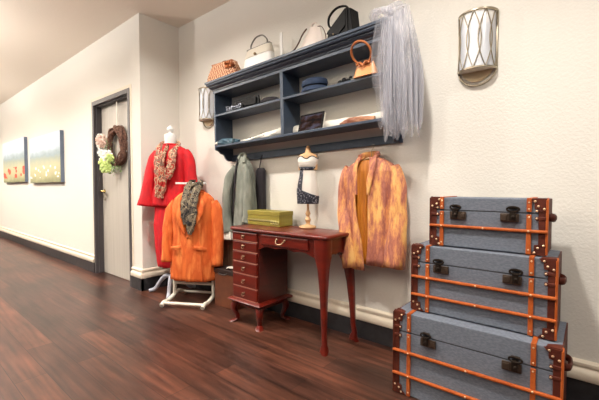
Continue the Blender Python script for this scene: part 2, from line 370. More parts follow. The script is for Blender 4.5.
for c, r, m in (((-.22,-.07,.10),.055,'pink'), ((-.27,-.06,.06),.045,'petal'), ((-.17,-.09,.05),.05,'pink'), ((-.255,-.07,.135),.035,'petal'), ((-.21,-.08,.02),.04,'petal'), ((-.2,-.08,-.06),.04,'petal'),
                ((-.03,-.08,-.09),.05,'petal'), ((.0,-.07,-.13),.045,'lime'), ((-.10,-.09,-.18),.055,'lime'), ((-.04,-.09,-.22),.05,'lime'), ((-.12,-.08,-.25),.045,'lime'), ((-.02,-.08,-.26),.035,'lime'), ((-.15,-.08,-.14),.04,'petal'), ((-.06,-.09,-.13),.035,'petal')):
    flower((c[0]-.035, c[1], c[2]-.012), r*1.22, m)

# paintings
def painting(x0, x1, z0, z1, m, label):
    t = thing('canvas_painting', label, 'painting', ((x0+x1)/2, YH, z0), group='field paintings on the hall wall')
    MB().box(-(x1-x0)/2, (x1-x0)/2, -.05, -.002, 0, z1-z0).build('canvas_edge', 'sage', t, smooth=False)
    MB().box(-(x1-x0)/2+.001, (x1-x0)/2-.001, -.052, -.05, .001, z1-z0-.001).build('painted_front', m, t, smooth=False)
painting(-9.35, -7.75, 1.18, 1.98, painting_mat('poppy_field_painting', True), 'unframed canvas of a pale meadow with red poppies, farther along the hall wall')
painting(-7.40, -5.86, 1.155, 1.90, painting_mat('white_flower_field_painting', False), 'canvas of a pale meadow with white flowers, nearer the grey door')

# ------------------------------------------------------------ wall shelf
TILT = -.027; SX = -2.665
def sz(X, zl): return zl+.0271*(X-SX)
sh = thing('wall_shelf', 'blue-grey wooden wall shelf unit with cornice and peg rail below', 'shelf', (SX, YW, 1.440), ry=TILT)
W_ = 1.70; D = -.20
MB().box(.02, .826, D, 0, 0, .018).box(.826, W_+.0, D, 0, 0, .018).build('lower_shelf', 'navy', sh, smooth=False, bevel=.002)
MB().box(.018, .826, D, -.001, .279, .297).build('upper_shelf', 'navy', sh, smooth=False, bevel=.002)
MB().box(.858, W_-.018, D, -.001, .279, .297).build('upper_shelf', 'navy', sh, smooth=False, bevel=.002)
MB().box(.826, .858, D-.002, 0, .018, .53).build('divider', 'navy', sh, smooth=False, bevel=.002)
def corbel():
    return [(0,0),(D,0),(D,-.018),(-.185,-.028),(-.168,-.030),(-.155,-.04),(-.14,-.055),(-.118,-.058),(-.10,-.068),(-.09,-.09),(-.075,-.108),(-.05,-.118),(0,-.118)]
for x in (0, W_-.018):
    MB().prism([(D,0),(0,0),(0,.53),(D,.53)], 'x', x, x+.02).build('side_panel', 'navy', sh, smooth=False, bevel=.002)
    MB().prism(corbel(), 'x', x, x+.02).build('bracket', 'navy', sh, bevel=.0015)
ra = MB().box(.02, W_+.02, -.022, 0, -.122, -.062).build('peg_rail', 'navy', sh, smooth=False, bevel=.003)
pg = MB()
MB().box(-.0, W_, D, 0, .515, .535).build('top_board', 'navy', sh, smooth=False)
prof = [(0,.49),(D-.004,.49),(D-.004,.512),(D-.012,.515),(D-.012,.522),(D-.028,.53),(D-.036,.54),(D-.036,.546),(D-.05,.549),(D-.056,.556),(D-.058,.566),(D-.066,.569),(D-.066,.585),(0,.585)]
cn = MB(); rs = []
for x, sgn in ((0,-1),(W_+.002,1)):
    rs.append([(x+sgn*max(0, -(u-D))*.6 if u < D else x, u, z) for u, z in prof])
cn.rings(rs); cn.build('cornice', 'navy', sh, smooth=False)
LOW, UP, TOP = 1.440+.018, 1.440+.297, 1.440+.585

# things on the shelf : helper positions
def on(X, lvl, Y): return (X, Y, sz(X, lvl)+.001)
def handbag_body(mb, w, dpt, hgt, topw=.8, topd=.35, n=28, z0=0, rows=8, bulge=.06):
    rs = []
    for i in range(rows+1):
        t = i/rows; ww = (w*(1-t)+w*topw*t)/2*(1+bulge*math.sin(PI*t)); dd = (dpt*(1-t)+dpt*topd*t)/2*(1+bulge*math.sin(PI*t))
        row = []
        for j in range(n):
            a = 2*PI*j/n; c, s_ = math.cos(a), math.sin(a); k = (abs(c)**4+abs(s_)**4)**-.25
            row.append((c*k*ww, s_*k*dd, z0+hgt*t))
        rs.append(row)
    mb.rings(rs); return mb
# woven rattan bag
t = thing('rattan_bag', 'woven rattan handbag at the left end of the shelf top', 'bag', on(-2.575, TOP, 2.05), .12, ry=TILT)
rt = MB(); rs = []
for i in range(29):
    q = i/28; ww = .185*(1-.30*q**1.8); dd = .085*(1-.5*q**1.3); row = []
    for j in range(72):
        a = 2*PI*j/72; c, s_ = math.cos(a), math.sin(a); k = (abs(c)**3.4+abs(s_)**3.4)**(-1/3.4)
        f = 1+.03*(1 if (j//2+i//2) % 2 else -1)
        row.append((c*k*ww*f, s_*k*dd*(f*1.0), (.165-.0*q)*q))
    rs.append(row)
rt.rings(rs); rt.build('woven_body', 'rattan', t, smooth=False)
MB().box(-.128,.128,-.04,.04,.160,.172).build('rim', 'cane', t, bevel=.006)
MB().tube(bez([(-.03,0,.170),(-.02,0,.188),(.02,0,.188),(.03,0,.170)], 10), .006).build('clasp', 'brass', t)
fl = MB()
for i in range(14): fl.ball((.07+random.uniform(0,.08), -.065+random.uniform(-.01,.02), .09+random.uniform(0,.055)), .016, seg=6)
fl.build('woven_flowers', 'cane', t)
# small clutch behind
t = thing('clutch_bag', 'small pale clutch with a dark arched handle beside the rattan bag', 'bag', on(-2.355, TOP, 2.15), 0, ry=TILT)
handbag_body(MB(), .14, .05, .09, .9, .5).build('bag_body', 'pearlbag', t)
MB().tube(bez([(-.05,0,.07),(-.03,0,.125),(.03,0,.125),(.06,0,.07)], 16), .007).build('handle', 'pewter', t)
# pearl grey structured handbag on white box
t = thing('grey_handbag', 'white and pale grey frame handbag with an arched pewter handle on the shelf top', 'bag', on(-2.145, TOP, 2.07), 0, ry=TILT)
handbag_body(MB(), .33, .10, .13, .94, .8, bulge=.02).build('bag_body', 'whitebox', t)
handbag_body(MB(), .315, .088, .075, .88, .45, z0=.125, bulge=.02).build('flap', 'pearlbag', t)
MB().box(-.135,.135,-.018,.018,.196,.208).build('frame', 'pewter', t, bevel=.003)
MB().tube(bez([(-.095,0,.203),(-.095,0,.24),(-.05,0,.285),(0,0,.295),(.05,0,.285),(.095,0,.24),(.095,0,.203)], 30), .007, flat=.8).build('handle', 'pewter', t)
MB().ball((0,-.05,.135), .012).build('clasp', 'brass', t)
# tall white card
tag(MB().box(-.013,.013,-.004,.004,0,.27).build('white_board', 'whitebox', smooth=False, bevel=.001, loc=on(-1.93, TOP, 2.11), rot=(0,TILT,0)), 'tall thin white board standing right of the grey handbag', 'board')
# blush hat/bag with brown strap
t = thing('blush_bag', 'pale blush soft bag with thin brown strap left of the black handbag', 'bag', on(-1.60, TOP, 2.05), 0, ry=TILT)
rs = []
for i in range(13):
    q = i/12; row = []
    for j in range(32):
        a = 2*PI*j/32; f = 1+.05*math.sin(6*a+q*3); row.append((-.0+.05*q+ .13*(1-.62*q)*math.cos(a)*f, .05*(1-.6*q)*math.sin(a)*f, .17*q))
    rs.append(row)
MB().rings(rs).build('bag_body', 'blush', t)
MB().tube(bez([(.02,0,.165),(.03,0,.20),(.065,0,.195),(.06,0,.165)], 14), .006).build('knot', 'blush', t)
MB().tube(bez([(-.14,-.055,.02),(-.09,-.06,.035),(-.05,-.062,.07),(-.02,-.055,.12),(.0,-.03,.165)], 24), .007, flat=.5).build('strap', 'strap', t)
MB().tube(bez([(.08,-.01,.165),(.12,-.01,.15),(.15,-.01,.09),(.155,-.01,.02)], 20), .005, flat=.5).build('strap', 'strap', t)
# black handbag
t = thing('black_handbag', 'black leather flap handbag with round top handle on the shelf top', 'bag', on(-1.315, TOP, 2.06), -.12, ry=TILT)
bb = MB()
bb.prism([(-.125,0),(.115,0),(.095,.185),(.055,.185),(-.10,.085)], 'y', -.045, .045); bb.build('bag_body', 'black', t, smooth=False, bevel=.006)
MB().prism([(-.10,.088),(.055,.19),(.065,.19),(.06,.08),(-.0,.04),(-.045,.045),(-.11,.075)], 'y', -.053, -.045).build('flap', 'black', t, smooth=False, bevel=.003)
MB().box(.06,.075,-.05,-.046,.0,.188).build('piping', 'black', t, smooth=False)
MB().ball((-.045,-.054,.052), .007).build('clasp', 'brass', t)
MB().tube(bez([(-.06,0,.11),(-.125,0,.15),(-.125,0,.215),(-.06,0,.25),(.02,0,.235),(.06,0,.19)], 30), .010, flat=.7).build('handle', 'black', t)
# tan bag w/ ring handle
t = thing('ring_handle_bag', 'apricot leather bag with a round coppery cane handle, beside the veil', 'bag', on(-1.115, UP, 2.01), 0, ry=TILT)
handbag_body(MB(), .165, .06, .085, .7, .4, bulge=.02).build('bag_body', 'tanbag', t)
MB().tube([(.0+.066*math.cos(a), -.055-.040*math.sin(a), .132+.058*math.sin(a)) for a in [2*PI*i/40 for i in range(40)]], .0075, closed=True).build('ring_handle', 'cane', t)
MB().tube(bez([(-.05,-.03,.072),(-.02,-.035,.082),(.0,-.04,.058),(.02,-.035,.082),(.045,-.03,.07)], 16), .007).build('knot', 'cane', t)
# navy hat
t = thing('navy_hat', 'navy felt pillbox hat on the upper right shelf', 'hat', on(-1.575, UP, 2.08), 0, ry=TILT); t.scale = (1.15,1.1,1.15)
MB().lathe([(.0,.0),(.096,.0),(.10,.006),(.094,.02),(.09,.03),(.0,.03)], n=36, sy=.8).build('brim', 'navyfelt', t)
MB().lathe([(.0,.03),(.078,.03),(.080,.04),(.0,.041)], n=36, sy=.8).build('band', 'black', t)
MB().lathe([(.0,.041),(.088,.041),(.092,.055),(.088,.075),(.07,.084),(.0,.088)], n=36, sy=.8).build('crown', 'navyfelt', t)
# sunglasses
t = thing('bow_brooch', 'small black bow ornament between the navy hat and apricot bag', 'ornament', on(-1.31, UP, 2.06), .1, ry=TILT)
bo = MB()
bo.ball((-.03,0,.022), .017, (1.1,.6,.8)); bo.ball((.0,0,.03), .02, (.9,.6,.9)); bo.ball((.032,0,.026), .017, (1.2,.6,.7)); bo.ball((.05,0,.04), .012, (1,.6,.8)); bo.ball((-.045,0,.012), .01)
bo.tube([(-.035,0,.004),(-.01,0,.015),(.04,0,.004)], .006); bo.build('bow', 'black', t)
# black bags upper left
t = thing('black_clutch', 'black leather clutch leaning at the left of the upper shelf', 'bag', on(-2.33, UP, 2.10), 0, ry=TILT)
handbag_body(MB(), .30, .05, .11, .98, .5).build('bag_body', 'black', t)
MB().box(-.14,.14,-.032,-.022,.03,.10).build('flap', 'black', t, bevel=.004)
t = thing('beaded_purse', 'dark purse with glittering beads in front of the black clutch', 'purse', on(-2.42, UP, 2.04), 0, ry=TILT)
handbag_body(MB(), .22, .045, .05, .9, .5).build('bag_body', 'black', t)
bd = MB()
for i in range(70): bd.ball((random.uniform(-.1,.1), -.022+random.uniform(-.004,.002), random.uniform(.01,.05)), .0045, seg=5)
o = bd.build('beads', mat('silver_beads', (190,196,210), .25, .7), t); o['kind'] = 'stuff'
t = thing('velvet_hat', 'flat black velvet hat right of the black clutch', 'hat', on(-2.03, UP, 2.08), 0, ry=TILT)
MB().lathe([(.0,.0),(.10,.0),(.105,.008),(.10,.025),(.075,.045),(.03,.052),(0,.053)], n=30, sy=.7).build('crown', 'blackcloth', t)
MB().tube([(.103*math.cos(a), .073*math.sin(a), .006) for a in [2*PI*i/36 for i in range(36)]], .006, closed=True).build('brim', 'black', t)
# lower shelf : teal gloves, linen runner, framed photo, brown glove
t = thing('teal_gloves', 'pair of teal satin gloves at the left end of the lower shelf', 'gloves', on(-2.52, LOW, 2.05), 0, ry=TILT)
for k, (dy, dz) in enumerate(((-.03,0),(.03,.0))):
    g = MB(); ribbon(g, [(-.12,dy,.014),(-.04,dy-.01,.022),(.05,dy,.020),(.12,dy-.015,.014)], [.035,.06,.055,.04], .017, seed=k, ruf=.12)
    g.build('glove', 'teal', t, rot=(PI/2*0,0,0))
cu = MB(); cu.tube([(-.13,-.03,.016),(-.105,-.03,.018)], [.028,.026], n=14, flat=.6); cu.build('cuff', 'linen', t)
def cloth_runner(x0, x1, h0, h1, seed):
    b = MB(); rs = []
    for i in range(41):
        q = i/40; x = x0+(x1-x0)*q; hh = h0+(h1-h0)*q; row = []
        for j in range(16):
            a = 2*PI*j/16; f = 1+.10*math.sin(3*a+i*.35+seed)+.06*math.sin(i*.9)
            row.append((x, .0+.05*math.cos(a)*f, max(.001, hh/2+hh/2*math.sin(a)*f)))
        rs.append(row)
    b.rings(rs); return b
t = thing('linen_runner', 'rolled ivory linen lying in the lower left cubby of the shelf', 'linen', on(-2.12, LOW, 2.11), 0, ry=TILT)
cloth_runner(-.26, .255, .025, .085, 0).build('rolled_cloth', 'linen', t)
for x in (-.13,-.06,.03): MB().ball((x,-.048,.026+.008*math.sin(x*40)), .007, (1.4,.5,.6), seg=6).build('embroidered_spot', 'strap', t)
t = thing('linen_runner', 'folded ivory linen lying behind the framed photograph', 'linen', on(-1.40, LOW, 2.14), 0, ry=TILT)
cloth_runner(-.40, .40, .075, .065, 2).build('rolled_cloth', 'linen', t)
t = thing('framed_photograph', 'small dark photograph in a black frame leaning on the lower shelf', 'picture frame', on(-1.59, LOW, 2.045), 0, ry=TILT)
pf = MB(); pf.box(-.115,.105,-.006,.006,0,.012); pf.box(-.115,.105,-.006,.006,.128,.14); pf.box(-.115,-.103,-.006,.006,.012,.128); pf.box(.093,.105,-.006,.006,.012,.128)
def lean(o): o.rotation_euler = (-.28, 0, 0); return o
lean(pf.build('frame', 'picframe', t, smooth=False, bevel=.002))
lean(MB().box(-.103,.093,-.003,.002,.012,.128).build('photograph', photo_mat(), t, smooth=False))
lean(MB().box(-.113,.103,.006,.022,.004,.136).build('white_backing', 'linen', t, smooth=False))
t = thing('brown_glove', 'brown and tan leather glove lying right of the framed photograph', 'glove', on(-1.20, LOW, 2.05), 0, ry=TILT)
g = MB(); ribbon(g, [(-.13,0,.010),(-.06,0,.022),(.03,0,.020),(.13,0,.014)], [.02,.045,.045,.03], .012, seed=1, ruf=.1); g.build('glove', 'shelfbrown', t)

# veil
vl = thing('tulle_veil', 'white tulle veil draped over the right end of the wall shelf', 'veil', (-.95, 2.05, 1.37))
def veil_layer(xs0, xs1, yt, z0, z1, seed, amp, top_dx=0, rag=.05):
    """a gathered sheet from the cornice corner: from front face round the right side to the wall"""
    grid = []; n = 110; m = 30
    for i in range(m+1):
        q = i/m; row = []
        for j in range(n+1):
            s_ = j/n
            # path: along front then curving back to the wall
            ang = s_*PI*.62
            flare = .5+.5*math.sin(min(1, .12+q*1.25)*PI*.5) - .34*max(0,q-.55)
            x = xs0+(xs1-xs0)*(math.sin(ang)/1.0)*1.0
            y = yt+ (1-math.cos(ang))*.085
            zb = z1+rag*(noise.noise(Vector((s_*9+seed, seed, 0)))+.6*math.sin(s_*17+seed))
            ztop = z0-.10*max(0,s_-.35)-.03*math.sin(s_*9+seed)
            z = ztop+(zb-ztop)*q
            w_ = amp*(.25+.75*min(1,q*1.6))
            f = w_*math.sin(s_*PI*2*7+seed+1.5*noise.noise(Vector((s_*4,q*1.5,seed))))+w_*.5*math.sin(s_*PI*2*17+seed*3+q)
            cx = (xs0+xs1)/2
            x = cx+(x-cx)*(flare)+top_dx*(1-q)
            y2 = min(y-f-.012*math.sin(q*PI), 2.17)
            row.append((x+f*.6-vl.location.x, y2-vl.location.y, z-vl.location.z))
        grid.append(row)
    b = MB(); b.sheet(grid); return b
veil_layer(-0.995, -0.745, 1.955, 2.10, 1.44, 0, .018, -.02).build('tulle_layer', 'tulle', vl)
veil_layer(-0.965, -0.765, 1.945, 2.12, 1.40, 2, .020, -.03, .06).build('tulle_layer', 'tulle', vl)
veil_layer(-1.005, -0.795, 1.935, 2.06, 1.47, 4, .020, 0, .05).build('tulle_layer', 'tulle', vl)
veil_layer(-0.945, -0.755, 1.95, 2.13, 1.42, 5.5, .016, -.03, .05).build('tulle_layer', 'tulle', vl)
veil_layer(-1.025, -0.875, 1.915, 2.09, 1.62, 7, .018, .0, .10).build('tulle_layer', 'tulle', vl)
veil_layer(-0.955, -0.855, 1.925, 2.02, 1.37, 9, .014, .0, .03).build('tulle_layer', 'tulle', vl)
pf = MB()
for k in range(3):
    ph = k*1.7
    pf.tube([(.0+(.075+.02*math.sin(ph))*math.cos(a)+.015*math.sin(4*a+ph)+ (k-2)*.012, -.04+(.075)*math.sin(a), .73+.010*k+.02*math.sin(3*a+ph)) for a in [2*PI*i/40 for i in range(40)]], (.020-.002*k), n=10, closed=True, flat=.8)
pf.build('gathered_puff', 'tulle', vl)

# sconces
def sconce(X, z0, label, rz=0):
    t = thing('wall_sconce', label, 'wall lamp', (X, YW, z0), rz, group='half-round wall sconces')
    R, H_ = .098, .31
    arc = lambda z, r=R, n=24: [(r*math.cos(PI+PI*i/n), r*.95*math.sin(PI+PI*i/n)-.006, z) for i in range(n+1)]
    for z in (.105, .105+H_):
        MB().tube(arc(z), .005, n=6, flat=1.4).build('rim', 'nickel', t)
    # backplate : stadium outline ring and plate
    out = [(.098*math.cos(a), -.004, .118+.09*math.sin(a) if a > PI else .105+H_+.03*math.sin(a)) for a in [2*PI*i/40 for i in range(40)]]
    MB().tube(out, .006, n=6, closed=True).build('backplate_ring', 'nickel', t)
    MB().prism([(x*.86, z*.93+.021) for x, y, z in out][::-1], 'y', -.008, -.001).build('backplate', mat('champagne_plate', (214,194,158), .5, .3), t, smooth=False)
    g = MB(); g.sheet([arc(.11, R-.006), arc(.10+H_, R-.006)]); g.build('shade', 'shade', t)
    wv = MB(); nn = 5
    for k in range(nn):
        c0 = PI+PI*(k+.5)/nn
        for sg in (-1, 1):
            pts = []
            for i in range(25):
                q = i/24; a = c0+sg*(PI/nn*.62)*math.sin(PI*q*1.0+(0)) if True else 0
                a = min(max(a, PI), 2*PI)
                pts.append((R*math.cos(a), R*.95*math.sin(a)-.006, .105+H_*q))
            wv.tube(pts, .0028, n=5)
    wv.build('wire_pattern', 'nickel', t)
    MB().prism([(.092*math.cos(PI+PI*i/20), .085*math.sin(PI+PI*i/20)-.006) for i in range(21)], 'z', .105, .111).build('base_tray', mat('frosted_tray', (216,206,190), .5), t)
    MB().lathe([(0,.112),(.014,.112),(.014,.15),(.009,.152),(.009,.20),(0,.21)], (0,-.045,0), n=12).build('candle_bulb', 'whitebox', t)
sconce(-.508, 1.625, 'nickel half-round sconce with woven wire ovals, above the trunks')
sconce(-3.02, 1.655, 'nickel half-round sconce with woven wire ovals, left of the blue-grey shelf')

# ------------------------------------------------------------ desk
DX, DY = -1.745, 1.97
dk = thing('vanity_desk', 'cherry wood desk with a six-drawer pedestal and cabriole legs', 'desk', (DX, DY, 0))
def rrect(x0, x1, y0, y1, r, n=6):
    out = []
    for cx, cy, a0 in ((x1-r,y1-r,0),(x0+r,y1-r,90),(x0+r,y0+r,180),(x1-r,y0+r,270)):
        for i in range(n+1):
            a = math.radians(a0+90*i/n); out.append((cx+r*math.cos(a), cy+r*math.sin(a)))
    return out
tp = MB(); rs = []
for ins, z in ((.016,.738),(.006,.741),(.002,.746),(0,.754),(.003,.761),(.010,.765)):
    rs.append([(x, y, z) for x, y in rrect(-.47+ins, .485-ins, -.185+ins, .175-ins, .035)])
tp.rings(rs).build('desktop', 'cherry', dk)
# pedestal
px0, px1, py0, py1 = -.452, -.148, -.155, .165
MB().box(px0, px1, py0, py1, .20, .738).build('pedestal_case', 'cherrydark', dk, smooth=False, bevel=.003)
zs = [.205,.302,.402,.497,.580,.660,.734]
for i in range(6):
    dr = MB().box(px0+.016, px1-.016, py0-.012, py0+.01, zs[i]+.004, zs[i+1]-.006).build('drawer', 'cherry', dk, smooth=False, bevel=.004)
    zc = (zs[i]+zs[i+1])/2
    hb = MB(); hb.lathe([(0,0),(.007,.002),(.007,.004),(.003,.01),(.010,.02),(.0,.026)], n=12)
    for v in hb.bm.verts: v.co = Vector((px0/2+px1/2+v.co.x, py0-.012-v.co.z, zc+.005+v.co.y))
    hb.tube([((px0+px1)/2+.016*math.cos(a), py0-.03, zc-.004+.012*math.sin(a)) for a in [PI+PI*j/10 for j in range(11)]], .0025, n=6)
    hb.build('knob', 'brass', dr)
    MB().box(px0+.014, px1-.014, py0-.010, py0, zs[i]-.002, zs[i]+.004).build('drawer_rail', mat('bead_highlight', (186,128,108), .3) if i == 0 else bpy.data.materials['bead_highlight'], dk, smooth=False)  # highlight along the drawer lines is put into this paler colour
bm_ = MB(); rs = []
for ins, z in ((.022,.135),(.024,.15),(.006,.165),(-.03,.178),(-.034,.186),(-.026,.196),(0,.205)):
    rs.append([(x, y, z) for x, y in rrect(px0+ins, px1-ins, py0+ins, py1-ins, .012, 3)])
bm_.rings(rs).build('pedestal_base', 'cherry', dk)
def cab_leg(x, y, z1, r0, r1, bx, by, name='leg', block=None):
    b = MB(); pts = []; R = []
    for i in range(21):
        q = i/20; z = z1*(1-q)
        bow = math.sin(min(1,q*1.6)*PI)*.9 if q < .62 else -.35*math.sin((q-.62)/.38*PI)
        out = bow*.012+.018*max(0,(q-.85)/.15)
        pts.append(Vector((x+bx*out, y+by*out, z))); r = r0+(r1-r0)*min(1,q/.8)**.8
        if q > .86: r = r1+(.012)*math.sin((q-.86)/.14*PI*.7)
        R.append(r)
    rs = []
    for p, r in zip(pts, R):
        rs.append([(p.x+math.copysign(abs(math.cos(a))**.6, math.cos(a))*r, p.y+math.copysign(abs(math.sin(a))**.6, math.sin(a))*r, p.z) for a in [2*PI*j/16+.01 for j in range(16)]])
    b.rings(rs)
    return b.build(name, 'cherry', dk)
for x, y, bx, by in ((px0+.02, py0+.02,-1,-1), (px1-.02, py0+.02,1,-1), (px0+.02, py1-.03,-1,1), (px1-.02, py1-.03,1,1)):
    cab_leg(x, y, .16, .030, .016, bx*1.3, by*1.3, 'foot')
# knee-hole apron
def scallop(x0, x1, ztop, zlo, n=40):
    pts = [(x0, ztop)]; 
    for i in range(n+1):
        q = i/n; s_ = abs(math.sin(q*PI*3)); e_ = .018*(abs(q-.5)*2)**3
        pts.append((x0+(x1-x0)*q, zlo+.012*s_-e_))
    pts.append((x1, ztop)); return pts
MB().prism(scallop(px1, .36, .738, .632), 'y', py0, py0+.018).build('front_apron', 'cherry', dk, smooth=False)
MB().prism(scallop(-.10, .14, .738, .625), 'x', .43, .448).build('side_apron', 'cherry', dk, smooth=False)
MB().box(px1, .45, .145, .16, .62, .738).build('back_apron', 'cherrydark', dk, smooth=False)
dr = MB().box(px1+.03, .325, py0-.012, py0+.004, .655, .73).build('drawer', 'cherry', dk, smooth=False, bevel=.005)
hb = MB(); cx = .085
for s_ in (-1, 1): hb.ball((cx+s_*.038, py0-.018, .703), .010, (1,.6,1), seg=8)
hb.tube(bez([(cx-.038,py0-.026,.70),(cx-.028,py0-.036,.682),(cx,py0-.038,.676),(cx+.028,py0-.036,.682),(cx+.038,py0-.026,.70)], 14), .004, n=6)
hb.build('bail_handle', 'brass', dr)
def desk_leg(x, y, bx, by):
    b = MB(); rs = []
    K = [(.738,.052),(.66,.052),(.62,.050),(.59,.042),(.54,.034),(.42,.026),(.25,.019),(.12,.0155),(.065,.016),(.04,.023),(.018,.026),(.006,.02),(0,.018)]
    for z, r in K:
        q = 1-z/.738; off = (.052-r)*.85+(.012*max(0,(q-.85)/.15))
        rs.append([(x+bx*off+math.copysign(abs(math.cos(a))**.55, math.cos(a))*r, y+by*off+math.copysign(abs(math.sin(a))**.55, math.sin(a))*r, z) for a in [2*PI*j/20+.01 for j in range(20)]])
    b.rings(rs); return b.build('leg', 'cherry', dk)
desk_leg(.415, -.125, 1.05, -.9); desk_leg(.425, .115, 2.0, .8)

# olive box
t = thing('green_box', 'olive green fabric box with a pale gold stripe on the desk', 'box', (-2.035, 2.075, .766), -.02)
MB().box(-.185,.185,-.078,.078,0,.085).build('box_body', 'olive', t, smooth=False, bevel=.003)
MB().box(-.188,.188,-.081,.081,.083,.118).build('lid', 'olive', t, smooth=False, bevel=.003)
MB().box(-.186,.15,-.0825,-.079,.038,.050).build('gold_stripe', 'gold', t, smooth=False)
cp = MB()
for k in range(5): cp.tube([(.10+.018*k+.008*math.cos(a), -.083, .032+.012*math.sin(a)) for a in [2*PI*j/12 for j in range(12)]], .002, n=5, closed=True)
cp.build('looped_clasp', 'gold', t)

# mini mannequin
t = thing('miniature_dress_form', 'small dress form in a cream dress with black lace, on the desk', 'mannequin', (-1.65, 2.095, .766), .42)
MB().lathe([(0,0),(.062,0),(.066,.006),(.062,.016),(.05,.02),(.022,.024),(.014,.034),(.018,.05),(.024,.062),(.018,.076),(.012,.09),(.017,.10),(.02,.11),(.014,.125),(.009,.14),(.009,.20),(0,.2)], n=24).build('turned_stand', 'wood', t)
L_ = [(.50,.074,.045,0,0,0),(.54,.074,.04,0,0,0),(.556,.062,.036,0,0,0),(.566,.034,.028,0,0,0),(.574,.021,.021,0,0,0),(.590,.018,.018,0,0,0),(.606,.018,.018,0,0,0)]
bd = MB(); bd.rings([[(rx*math.sin(2*PI*j/24), -ry*math.cos(2*PI*j/24), z) for j in range(24)] for z, rx, ry, *_ in [(.44,.074,.05)]+L_]); bd.build('torso', 'skin', t)
MB().lathe([(0,.604),(.013,.606),(.010,.612),(.012,.620),(.0,.628)], n=14).build('finial', 'wood', t)
dress = [(.19,.078,.055,0,0,.012),(.25,.082,.062,0,0,.012),(.33,.076,.06,0,0,.01),(.40,.062,.050,0,0,.01),(.445,.060,.047,0,0,.008),(.475,.070,.058,0,-.004,.004),(.505,.078,.06,0,-.006,.002),(.535,.077,.050,0,-.002,0)]
dm = MB(); garment(dm, dress, nf=14, n=64, steps=24); 
for v in dm.bm.verts:
    if v.co.z > .50 and v.co.y < 0: v.co.z += -.010*math.cos(v.co.x/.078*PI*1.8)-.002
dm.build('dress', 'cream', t, solid=.002)
lh = MB(); garment(lh, [(.185,.081,.058,0,0,.012),(.21,.082,.059,0,0,.012),(.25,.085,.065,0,0,.012),(.275,.083,.064,0,0,.012)], nf=14, n=64, steps=6); 
for v in lh.bm.verts:
    if v.co.z > .2: v.co.z += (.03*max(-1,min(1,-v.co.x/.08))-.0)*(v.co.z-.2)/.075
lh.build('lace_hem', 'lace', t, solid=.001)
lb = MB(); garment(lb, [(.437,.0625,.050,0,0,0),(.462,.067,.056,0,0,0)], n=48, steps=2); lb.build('lace_band', 'lace', t, solid=.001)
lp = MB(); garment(lp, [(.27,.0845,.0655,0,0,0),(.33,.079,.0635,0,0,0),(.40,.0655,.0535,0,0,0),(.44,.0635,.0505,0,0,0)], a0=-58, a1=-22, n=10, steps=12); lp.build('lace_panel', 'lace', t, solid=.001)
ln = MB(); ln.tube([(.079*math.sin(a), -.004-.053*math.cos(a), (.532-.010*math.cos(math.sin(a)*PI*1.8)) if math.cos(a) > 0 else .535) for a in [2*PI*i/48 for i in range(48)]], .0035, n=6, closed=True); ln.build('neckline_trim', 'lace', t)

# ------------------------------------------------------------ garments on the wall
# dyed jacket
dj = thing('dyed_jacket', 'gold and rose dyed silk jacket hanging open on the wall right of the desk', 'jacket', (-1.13, 2.115, .54))
jl = [(.02,.205,.052,.022,0,.075),(.2,.205,.052,.018,0,.065),(.42,.204,.054,.005,0,.05),(.58,.212,.058,0,0,.03),(.66,.215,.056,0,0,.02),(.705,.185,.046,0,.0,.01),(.735,.12,.036,0,0,0),(.755,.065,.034,0,.0,0)]
b = MB(); garment(b, jl, a0=-180, a1=-34, n=50, nf=11, seed=1, dopen=lambda z: (0, 22*(1-min(1, z/.6))))
for v in b.bm.verts:
    q = max(0, 1-v.co.z/.7)
    if v.co.y < .01: v.co.z -= .045*q*(1 if v.co.x < 0 else 0)
b.build('left_front', 'dye', dj, solid=.004)
b = MB(); garment(b, jl, a0=4, a1=180, n=56, nf=11, seed=2, dopen=lambda z: (-10*(1-min(1, z/.6)), 0))
b.build('right_front', 'dye', dj, solid=.004)
b = MB(); garment(b, [(z, rx*.93, ry*.6, cx, .012, f*1.5) for z, rx, ry, cx, cy, f in jl[:-1]], a0=90, a1=270, n=48, nf=15, seed=4); b.build('lining', 'lining', dj, solid=.003)
b = MB(); garment(b, [(z, rx*.5, ry*.62, cx-.05, .0, f*1.6) for z, rx, ry, cx, cy, f in jl[:-1]], a0=-55, a1=55, n=30, nf=19, seed=5); b.build('inner_front', 'lining', dj, solid=.003)
for nm, pts, R in (('left_sleeve', [(-.19,0,.685),(-.235,0,.60),(-.245,-.005,.42),(-.205,-.035,.25),(-.145,-.05,-.015)], [.045,.055,.055,.056,.066]),
                   ('right_sleeve', [(.185,0,.685),(.225,-.01,.58),(.235,-.015,.42),(.235,-.02,.24),(.215,-.03,.03)], [.045,.058,.062,.072,.088])):
    b = MB(); sleeve(b, pts, R, seed=len(nm), squash=.62); b.build(nm, 'dye', dj, solid=.003)
b = MB(); ribbon(b, [(-.075,-.03,.76),(-.10,-.055,.70),(-.10,-.068,.62),(-.085,-.066,.50)], [.025,.04,.05,.02], .006, seed=2, ruf=.05); b.build('lapel', 'dye', dj)
b = MB(); ribbon(b, [(.055,-.03,.765),(.055,-.055,.70),(.03,-.068,.60),(.015,-.066,.50)], [.025,.04,.05,.02], .006, seed=3, ruf=.05); b.build('lapel', 'dye', dj)
b = MB(); b.tube(bez([(-.078,-.035,.755),(-.06,.02,.775),(0,.045,.782),(.05,.02,.778),(.062,-.035,.765)], 20), .016, flat=1.3); b.build('collar', 'dye', dj)
hg = thing('clothes_hanger', 'wire-hooked wooden hanger holding the gold and rose jacket', 'hanger', (-1.13, 2.12, 1.285))
MB().tube(bez([(-.15,0,-.09),(-.06,0,-.03),(0,0,-.015),(.06,0,-.03),(.15,0,-.09)], 20), .008).build('hanger_bar', 'wood', hg)
